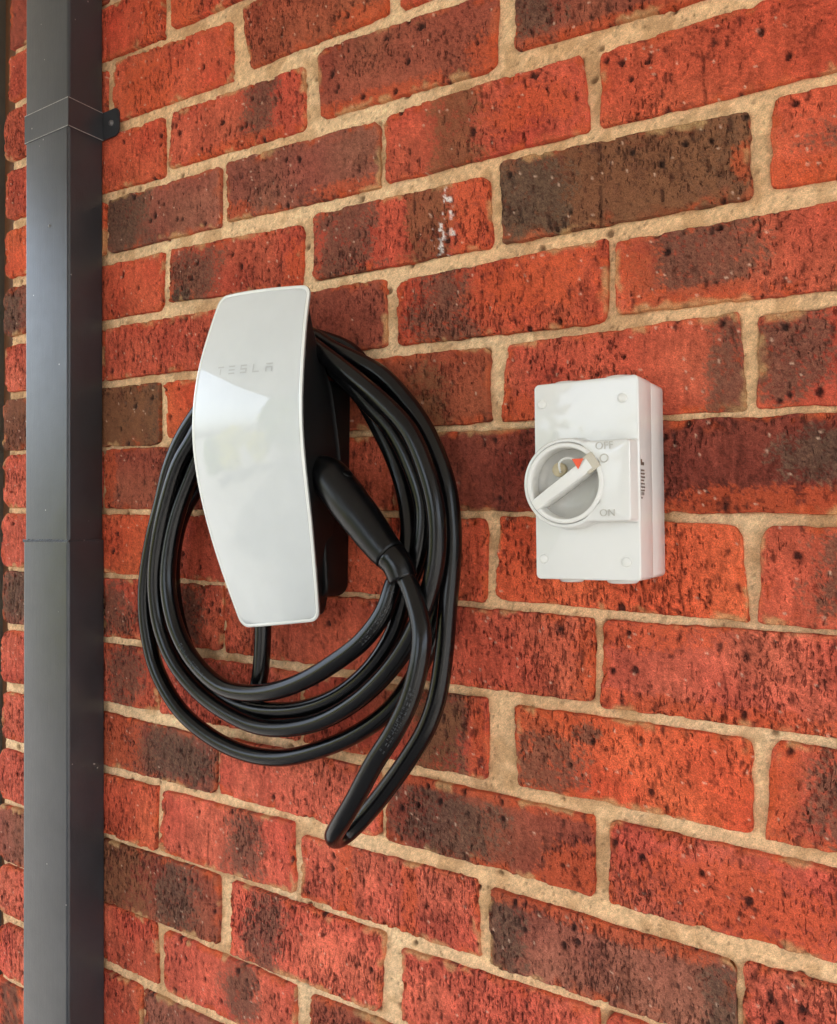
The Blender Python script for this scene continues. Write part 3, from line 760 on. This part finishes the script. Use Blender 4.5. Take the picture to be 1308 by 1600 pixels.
# ================================================================== CHARGING CABLE
CP = [(3243,-310,13660),(3244,-310,13420),(3248,-310,13191),(3234,-310,12909),(3200,-310,12659),(3098,-290,12452),(2835,-260,12326),(2466,-220,12388),(1999,-160,12685),(1663,-140,13270),(1582,-140,13891),(1763,-140,14520),(2750,-140,15550),(3000,-140,15900),(3450,-140,16120),(3900,-140,16120),(4300,-150,15900),(4703,-160,15358),(4944,-180,14941),(5097,-240,14543),(5174,-360,14182),(5109,-500,13840),(5050,-550,13600),(4826,-590,13297),(4507,-610,13056),(4132,-620,12837),(3729,-620,12677),(3293,-610,12595),(2904,-590,12613),(2480,-560,12808),(2179,-540,13088),(1999,-520,13404),(1914,-500,13732),(1915,-470,14105),(1994,-440,14481),(2147,-400,14877),(2620,-360,15700),(2900,-340,16000),(3450,-330,16180),(3950,-340,16160),(4360,-360,15920),(4651,-360,15651),(4999,-360,15327),(5260,-360,14870),(5352,-360,14549),(5320,-380,14144),(5156,-380,13729),(5035,-360,13382),(4794,-360,13025),(4422,-360,12706),(4029,-360,12510),(3578,-360,12395),(3110,-360,12367),(2662,-360,12459),(2175,-350,12768),(1826,-340,13224),(1671,-330,13672),(1663,-330,14056),(1799,-320,14556),(2099,-320,15009),(2620,-340,15800),(2850,-420,16150),(3450,-500,16340),(3950,-510,16300),(4250,-520,16120),(4640,-520,15854),(4976,-530,15603),(5298,-540,15297),(5518,-540,14858),(5607,-540,14514),(5612,-540,14129),(5514,-530,13739),(5349,-520,13390),(5091,-500,13046),(4729,-490,12709),(4273,-480,12429),(3839,-480,12280),(3374,-480,12226),(2919,-480,12300),(2440,-480,12481),(2041,-490,12781),(1815,-500,13142),(1730,-510,13490),(1724,-520,13814),(1783,-520,14215),(1907,-510,14666),(2094,-500,15096),(2290,-470,15372),(2700,-420,16000),(3000,-360,16320),(3450,-300,16480),(4000,-180,16360),(4350,-160,16180),(4649,-160,15774),(5009,-150,15474),(5287,-150,15018),(5426,-150,14546),(5467,-160,14111),(5428,-180,13613),(5335,-210,13235),(5202,-240,12945),(4939,-270,12589),(4554,-290,12294),(4064,-300,12049),(3533,-300,11873),(3002,-300,11835),(2433,-300,11941),(1890,-300,12199),(1495,-300,12628),(1347,-310,13051),(1304,-320,13448),(1345,-330,13788),(1454,-340,14205),(1595,-340,14609),(1745,-340,15053),(1928,-330,15384),(2151,-320,15645),(2630,-320,16060),(2950,-340,16400),(3450,-350,16520),(3900,-350,16400),(4200,-350,16220),(4444,-340,16105),(4814,-340,15911),(5041,-340,15704),(5268,-340,15446),(5432,-340,15187),(5594,-340,14805),(5647,-340,14516),(5670,-350,14245),(5665,-370,13946),(5653,-400,13618),(5641,-430,13238),(5589,-460,12814),(5479,-470,12508),(5275,-470,12186),(5006,-470,11825),(4763,-490,11527),(4622,-560,11368),(4597,-680,11345),(4652,-800,11432),(4789,-870,11598),(4974,-890,11874),(5187,-890,12242),(5389,-880,12545),(5551,-860,12879),(5622,-820,13224),(5607,-770,13463),(5497,-700,13698),(5363,-640,13898),(5269,-620,14000)]
CC = catmull([tuple(v / 10000 for v in p) for p in CP], .004)
CB = Vector((CC[0][0], CC[0][1], 1.13))
ca = thing('charging_cable', 'black charging cable coiled round the wall charger with its plug docked', 'cable', CB)
for _ in range(3): CC[1:-1] = .25 * CC[:-2] + .5 * CC[1:-1] + .25 * CC[2:]
RC = .0093
Vc, Fc = sweep(CC, RC, 20)
lead = link('lead', new_mesh('lead', [tuple(np.array(v) - np.array(CB)) for v in Vc], Fc), M_RUBBER, ca)
# printed legend on the sheath: small light strokes, too fine to read
def cable_print(i0, i1, azim, seed, size=.0052):
    rg = np.random.RandomState(seed)
    T, N, B = frames(CC)
    seg = CC[i0:i1]; L = np.concatenate([[0], np.cumsum(np.linalg.norm(np.diff(seg, axis=0), axis=1))])
    V, F = [], []
    def at(s, w):
        f = np.interp(s, L, np.arange(len(L))); k = int(min(f, len(L) - 2)); t = f - k
        c = seg[k] * (1 - t) + seg[k + 1] * t; tt = T[i0 + k]
        ref = np.array(azim, float); ref = ref - tt * (ref @ tt); ref /= np.linalg.norm(ref); sd_ = np.cross(tt, ref)
        a = w / RC
        return tuple(c + (ref * math.cos(a) + sd_ * math.sin(a)) * (RC + .00025) - np.array(CB))
    s = .002
    while s < L[-1] - .006:
        if rg.rand() < .2: s += .004; continue
        w = size * .55
        strokes = []
        for _ in range(rg.randint(2, 4)):
            if rg.rand() < .5:
                x = rg.choice([0, .4, .85]); strokes.append((x, 0, x + .16, 1))
            else:
                y = rg.choice([0, .42, .84]); strokes.append((0, y, 1, y + .16))
        for x0, y0, x1, y1 in strokes:
            b = len(V)
            for xx, yy in ((x0, y0), (x1, y0), (x1, y1), (x0, y1)): V.append(at(s + xx * w, (yy - .5) * size))
            F.append((b, b + 1, b + 2, b + 3))
        s += w + .0014
    return new_mesh('sheath_print', V, F, False)
def nearest(p): return int(np.argmin(np.linalg.norm(CC - np.array(p), axis=1)))
i0, i1 = sorted((nearest((0.4765, -0.0590, 1.3241)), nearest((0.5088, -0.0500, 1.3789)))); link('sheath_print', cable_print(i0, i1, (0.55, -0.75, 0.1), 1), M_PRINT, lead)
i0, i1 = sorted((nearest((0.5630, -0.0840, 1.3103)), nearest((0.5271, -0.0890, 1.2373)))); link('sheath_print', cable_print(i0, i1, (0.45, -0.85, 0.1), 2), M_PRINT, lead)
i0, i1 = sorted((nearest((0.2201, -0.0540, 1.3054)), nearest((0.2687, -0.0580, 1.2691)))); link('sheath_print', cable_print(i0, i1, (0.4, -0.9, 0.1), 3), M_PRINT, lead)
# plug docked in the holster
T3 = CC[-1] - CC[-8]; T3 /= np.linalg.norm(T3)
H0 = np.array([.4130, -.054, 1.494])
pend = CC[-1]
hp = [H0, (.424, -.0545, 1.4935), (.4345, -.0555, 1.4895), (.4450, -.0565, 1.4800), (.4640, -.058, 1.4610), (.4850, -.0595, 1.4405), (.5050, -.0610, 1.4205), tuple(pend + np.array([-.004, 0, .005])), tuple(pend + np.array([.003, 0, -.009]))]
HC = catmull(hp, .0022)
s_ = np.concatenate([[0], np.cumsum(np.linalg.norm(np.diff(HC, axis=0), axis=1))]); s_ /= s_[-1]
rr_ = 1.0 * np.interp(s_, [0, .06, .12, .18, .26, .36, .5, .65, .78, .87, .93, 1], [.0170, .0172, .0186, .0200, .0203, .0206, .0200, .0184, .0166, .0152, .0148, .0142])
ncol = int(np.searchsorted(s_, .83))
Vh, Fh = sweep(HC[:ncol + 1], rr_[:ncol + 1], 32)
plug = link('plug', new_mesh('plug', [tuple(np.array(v) - np.array(CB)) for v in Vh], Fh), M_GRIP, ca)
Vh, Fh = sweep(HC[ncol:], np.concatenate([[rr_[ncol] - .0012, rr_[ncol] - .0002], rr_[ncol + 2:] - .0002]), 32)
link('collar', new_mesh('collar', [tuple(np.array(v) - np.array(CB)) for v in Vh], Fh), M_RUBBER, plug)
hT, hN, hB = frames(HC)
def on_plug(u, v):
    k = int(np.searchsorted(s_, .36 + u)); k = min(k, len(HC) - 2)
    ref = np.array((.70, -.02, .70)); ref = ref - hT[k] * (ref @ hT[k]); ref /= np.linalg.norm(ref); sd_ = np.cross(hT[k], ref)
    a = v / rr_[k]
    f = (.36 + u - s_[k]) * 0
    c = HC[k] + hT[k] * ((.36 + u - s_[k]) * .16)
    return tuple(c + (ref * math.cos(a) + sd_ * math.sin(a)) * (rr_[k] + .0003) - np.array(CB))
V, F = wordmark(on_plug, .016, .0026, .034)
link('word_mark', new_mesh('word_mark', V, F, False), M_PRINT, plug)
bm = bmesh.new(); bmesh.ops.create_uvsphere(bm, u_segments=24, v_segments=14, radius=1)
for v in bm.verts: v.co = Vector((v.co.x * .006, v.co.y * .005, v.co.z * .0012))
kb = int(np.searchsorted(s_, .24)); ref = np.array((.62, -.15, .75)); ref = ref - hT[kb] * (ref @ hT[kb]); ref /= np.linalg.norm(ref)
bt = link('release_button', bm_mesh(bm, 'release_button'), M_GRIP, plug)
q = Vector(tuple(ref)).to_track_quat('Z', 'Y')
bt.matrix_local = Matrix.Translation(Vector(tuple(HC[kb] + ref * rr_[kb])) - CB) @ q.to_matrix().to_4x4()

# ================================================================== ISOLATOR SWITCH
IB = Vector((.7128, 0, 1.400))
iso = thing('isolator_switch', 'white plastic weatherproof isolator switch with round rotary dial', 'switch', IB, R(-1.45))
W2, HH, DF = .0447, .1630, .0680
bm = rbox(-W2 + .0004, W2 - .0004, -.0335, -.0008, .0004, HH - .0004, .0008, 2, axis='y', bev_axis=.0045)
link('back_box', bm_mesh(bm, 'back_box'), M_WHITE, iso)
bm = rbox(-W2, W2, -DF, -.0345, 0, HH, .0016, 4, axis='y', bev_axis=.0042)
cov = link('cover', bm_mesh(bm, 'cover'), M_WHITE, iso)
lx = lambda x: x - IB.x; lz = lambda z: z - IB.z
for x, z in ((-.0372, .1460), (.0318, .1452), (-.0372, .0168), (.0334, .0150)):
    V, F = lathe_y([(0, -DF - .0008), (.0030, -DF - .0008), (.0036, -DF - .0005), (.0038, -DF + .0002), (.0042, -DF + .0002), (.0046, -DF - .0003), (.0051, -DF + .0003)], 28, x, z)
    link('screw_cap', new_mesh('screw_cap', V, F), M_WHITE2, cov)
# raised dial housing: ring merged with a square plate, outline swept forward with a draft
KX, KZ, KR = lx(.7020), lz(1.4785), .0368
PX1, PZ0, PZ1 = W2 - .0012, KZ - .0315, KZ + .0330
def housing_outline(g):
    pts = []
    R_ = KR + g
    a0 = math.asin(min(1, (PZ1 + g - KZ) / R_)); a1 = math.asin(max(-1, (PZ0 - g - KZ) / R_))
    # round part: from the plate's top edge anticlockwise to its bottom edge
    for a in np.linspace(a0, 2 * math.pi + a1, 61): pts.append((KX + R_ * math.cos(a), KZ + R_ * math.sin(a)))
    cr = .003
    cx_, cz0, cz1 = PX1 + g - cr, PZ0 - g + cr, PZ1 + g - cr
    for a in np.linspace(-math.pi / 2, 0, 7): pts.append((cx_ + cr * math.cos(a), cz0 + cr * math.sin(a)))
    for a in np.linspace(0, math.pi / 2, 7): pts.append((cx_ + cr * math.cos(a), cz1 + cr * math.sin(a)))
    return pts
def hloop(g, y): return [(x, y, z) for x, z in housing_outline(g)]
DH = .0850
hl = [hloop(.0014, -DF + .0003), hloop(.0004, -DF - .0006), hloop(0, -DF - .0020), hloop(-.0006, -DH + .0012), hloop(-.0010, -DH + .0004), hloop(-.0018, -DH)]
# inner hole loop with the same count of points, by angle
inner = []
for x, z in housing_outline(-.0018):
    a = math.atan2(z - KZ, x - KX); inner.append((KX + .0332 * math.cos(a), -DH, KZ + .0332 * math.sin(a)))
def bridge2(loops):
    V, F = [], []; n = len(loops[0])
    for L in loops: V += L
    for k in range(len(loops) - 1):
        for i in range(n):
            j = (i + 1) % n; F.append((k * n + i, k * n + j, (k + 1) * n + j, (k + 1) * n + i))
    return V, F
V, F = bridge2(hl + [inner])
me = new_mesh('dial_housing', V, F); me.set_sharp_from_angle(angle=R(40))
hou = link('dial_housing', me, M_WHITE, iso)
# dial ring, cup and pointer bar
ring = [(.0326, -DH + .002), (.0326, -DH - .0010), (.0321, -DH - .0016), (.0296, -DH - .0018), (.0290, -DH - .0014), (.0287, -DH), (.0284, -DH + .0030), (.0280, -DH + .0110)]
V, F = lathe_y(ring, 72, KX, KZ)
dial = link('dial', new_mesh('dial', V, F), M_WHITE2, iso)
V, F = lathe_y([(.0282, -DH + .0095), (.0276, -DH + .0118), (.018, -DH + .0128), (0, -DH + .0130)], 64, KX, KZ)
link('cup', new_mesh('cup', V, F), M_CUP, dial)
BA = math.atan2(1.4992 - 1.4615, .7330 - .6780)
ux, uz = math.cos(BA), math.sin(BA)
bm = rbox(-.0318, .0270, -DH - .0032, -DH + .0130, -.0046, .0046, .0012, 3)
for v in bm.verts:
    if v.co.x > .012: v.co.z *= 1 + (v.co.x - .012) * 12; 
    x, z = v.co.x, v.co.z
    v.co.x, v.co.z = KX + x * ux - z * uz, KZ + x * uz + z * ux
bar = link('pointer_bar', bm_mesh(bm, 'pointer_bar'), M_WHITE2, dial)
bm = rbox(.0205, .0325, -DH - .0030, -DH + .002, -.0070, .0070, .0012, 3)
for v in bm.verts:
    x, z = v.co.x, v.co.z
    v.co.x, v.co.z = KX + x * ux - z * uz, KZ + x * uz + z * ux
link('pointer_tip', bm_mesh(bm, 'pointer_tip'), M_BEIGE, bar)
tx, tz = lx(.7150), lz(1.4932)
V = [(tx - .0050, -DH - .0040, tz + .0040), (tx + .0050, -DH - .0040, tz + .0040), (tx + .0004, -DH - .0040, tz - .0046)]
V = [(KX + (x - KX) * .98, y, z) for x, y, z in V]
link('red_marker', new_mesh('red_marker', V, [(0, 1, 2)], False), M_RED, bar)
# padlock hasp wire and brass barrel seen inside the cup
th = np.linspace(0, math.pi, 14)
hx, hz = KX + .0015, KZ + .0150
pts = [(hx - .0075, -DH + .006, hz - .006)] + [(hx - .0075 * math.cos(a), -DH + .003, hz + .0052 * math.sin(a)) for a in th] + [(hx + .0075, -DH + .006, hz - .006)]
V, F = sweep(catmull(pts, .0012), .0009, 10)
link('hasp', new_mesh('hasp', V, F), M_WHITE2, dial)
V, F = lathe_y([(0, -DH + .0075), (.0052, -DH + .0075), (.0058, -DH + .0085), (.0058, -DH + .0128)], 28, KX - .0085, KZ + .0115)
link('barrel', new_mesh('barrel', V, F), M_BRASS, dial)
# moulded lettering
def text_mesh(txt, size, depth):
    cu = bpy.data.curves.new('lettering', 'FONT'); cu.body = txt; cu.size = size; cu.extrude = depth; cu.align_x = 'CENTER'; cu.align_y = 'CENTER'; cu.resolution_u = 3; cu.offset = -size * .012
    to = bpy.data.objects.new('tmp_text', cu); COL.objects.link(to)
    bpy.context.view_layer.update()
    me = bpy.data.meshes.new_from_object(to.evaluated_get(bpy.context.evaluated_depsgraph_get()))
    bpy.data.objects.remove(to); bpy.data.curves.remove(cu)
    me.name = 'lettering'; me.materials.clear()
    for v in me.vertices: v.co = Vector((v.co.x, -v.co.z, v.co.y))
    return me
M_LET = mat_plain('raised_lettering_shade', (186, 182, 172), .4, .02)  # letters match the plate plastic; their slight relief shadow is painted in as grey
for txt, x, z, sz in (('OFF', lx(.7352), lz(1.5064), .0086), ('ON', lx(.7372), lz(1.4538), .0082)):
    link('lettering', text_mesh(txt, sz, .0004), M_LET, hou, (x, -DH - .0003, z))
V, F = lathe_y([(.0026, -DH + .0001), (.0027, -DH - .0006), (.0034, -DH - .0006), (.0036, -DH + .0001)], 32, lx(.7350), lz(1.4968))
link('off_symbol', new_mesh('off_symbol', V, F), M_LET, hou)
# blanking plugs on top and bottom
for x, r, zz, sgn in ((-.0235, .0115, HH, 1), (.0225, .0125, HH, 1), (-.0215, .0100, 0, -1), (.0225, .0125, 0, -1)):
    prof = [(0, .0030), (r - .0012, .0030), (r, .0020), (r + .0006, -.0004)]
    V, F = lathe_y(prof, 36)
    V = [(v[0] + x, v[2] - .046 if abs(x) < 1 else 0, zz + sgn * v[1]) for v in V]
    link('blanking_plug', new_mesh('blanking_plug', V, F), M_WHITE, iso)
# print on the right flank: rows too small to read
rg = np.random.RandomState(3)
V, F = [], []
xp = W2 + .00035
rows_ = [(.0936, .0026, [(0, .0030)]), (.0915, .0026, [(0, .0030), (.0036, .0042)])] + [(.0868 - .00265 * i, .0013, None) for i in range(7)] + [(.0678, .0024, [(.0008, .0022), (.0052, .0020)]), (.0650, .0014, [(0, .0030)])]
for z, h, spans in rows_:
    if spans is None:
        spans = []; s = 0
        end_ = rg.uniform(.0070, .0100)
        while s < end_:
            w = rg.uniform(.0006, .0020); spans.append((s, w)); s += w + rg.uniform(.0003, .0006)
    for s, w in spans:
        b = len(V); y0 = -.0720 + .012 + s
        y0 = -.0652 + s
        V += [(xp, y0, z), (xp, y0 + w, z), (xp, y0 + w, z + h), (xp, y0, z + h)]; F.append((b, b + 1, b + 2, b + 3))
link('flank_print', new_mesh('flank_print', V, F, False), M_INK, cov)

# ================================================================== BEHIND THE VIEWER: eaves, tree and shrubs that light and mirror in the glass
ev = thing('eaves', 'cream eaves soffit with charcoal gutter above the brick wall', 'eaves', (.6, 0, 2.5))
V, F = quad_boxes([(-2.5, 2.6, -3.2, .10, .0, .03)])
link('soffit', new_mesh('soffit', V, F, False), M_SOFFIT, ev)
bm = rbox(-2.5, 2.6, -3.33, -3.205, -.03, .09, .006)
link('gutter', bm_mesh(bm, 'gutter'), M_GUTTER, ev)
ow = thing('added_shade_wall', 'unseen grey rendered wall added opposite the brick wall to block light behind the viewer', 'wall', (2.0, -3.0, 0))  # unseen wall, added so that daylight comes mainly from the left
V, F = quad_boxes([(-1.3, 1.3, -.12, .0, 0, 2.5)])
link('render_coat', new_mesh('render_coat', V, F, False), M_WALL2, ow)
def leaf_cloud(n, fn, size, seed):
    rg = np.random.RandomState(seed)
    P = fn(rg, n)
    a = rg.normal(size=(n, 3)); a /= np.linalg.norm(a, axis=1)[:, None]
    b = np.cross(a, rg.normal(size=(n, 3))); b /= np.linalg.norm(b, axis=1)[:, None]
    s = size * rg.uniform(.6, 1.4, (n, 1))
    V = np.stack([P - a * s, P + b * s * .5, P + a * s, P - b * s * .5], 1).reshape(-1, 3)
    F = np.arange(4 * n).reshape(n, 4)
    me = bpy.data.meshes.new('leaves'); me.from_pydata(V.tolist(), [], F.tolist()); me.update()
    return me
def blob(cs):
    cs = np.array(cs, float)
    def fn(rg, n):
        i = rg.randint(0, len(cs), n); d = rg.normal(size=(n, 3)); d /= np.linalg.norm(d, axis=1)[:, None]
        return cs[i, :3] + d * cs[i, 3:4] * rg.uniform(.35, 1.0, (n, 1)) ** .5
    return fn
rgt = np.random.RandomState(12)
def make_tree(name, label, x, y, h, crown, n, seed, group=None):
    t = thing(name, label, 'tree', (x, y, 0), 0, group)
    C = catmull([(0, 0, 0), (.08, .05, h * .3), (-.05, .1, h * .6), (.05, 0, h * .9)], .1)
    V, F = sweep(C, np.linspace(.16, .05, len(C)), 10)
    link('trunk', new_mesh('trunk', V, F), M_BARK, t)
    rg = np.random.RandomState(seed)
    for _ in range(5):
        a = rg.uniform(0, 6.28); z0 = h * rg.uniform(.4, .7)
        C = catmull([(0, 0, z0), (math.cos(a) * crown * .4, math.sin(a) * crown * .4, z0 + .4), (math.cos(a) * crown * .8, math.sin(a) * crown * .8, z0 + 1.0)], .15)
        V, F = sweep(C, np.linspace(.06, .02, len(C)), 8)
        link('limb', new_mesh('limb', V, F), M_BARK, t)
    cs = [(rg.normal() * crown * .5, rg.normal() * crown * .5, h * .85 + rg.normal() * crown * .35, crown * rg.uniform(.3, .55)) for _ in range(16)]
    link('crown', leaf_cloud(n, blob(cs), .09, seed), M_LEAF, t)
make_tree('garden_tree', 'broad leafy garden tree mirrored in the charger glass', -4.6, -8.5, 3.4, 1.5, 9000, 3)
for i in range(5):
    x, y = ((-1.6, -5.0), (-2.3, -4.6), (-2.9, -4.1), (-3.5, -3.6), (-4.1, -3.1))[i]
    t = thing('garden_shrub', ['green shrub nearest the rendered wall in the row of garden shrubs', 'second shrub from the rendered wall in the garden row', 'yellow green shrub in the middle of the garden row', 'yellow green shrub second from the open end of the garden row', 'green shrub at the open end of the garden row'][i], 'shrub', (x, y, 0), 0, 'shrubs facing the wall')
    hh = (1.7, 2.0, 1.6, 1.9, 1.5)[i]
    cs = [(rgt.normal() * .2, rgt.normal() * .2, hh * rgt.uniform(.3, .9), rgt.uniform(.22, .36)) for _ in range(11)]
    link('foliage', leaf_cloud(3200, blob(cs), .055, 40 + i), M_LEAF2 if i in (2, 3) else M_LEAF, t)
    C = np.array([(0, 0, 0), (.01, .02, .25), (0, 0, .5)]); V, F = sweep(C, [.03, .025, .015], 8)
    link('stem', new_mesh('stem', V, F), M_BARK, t)
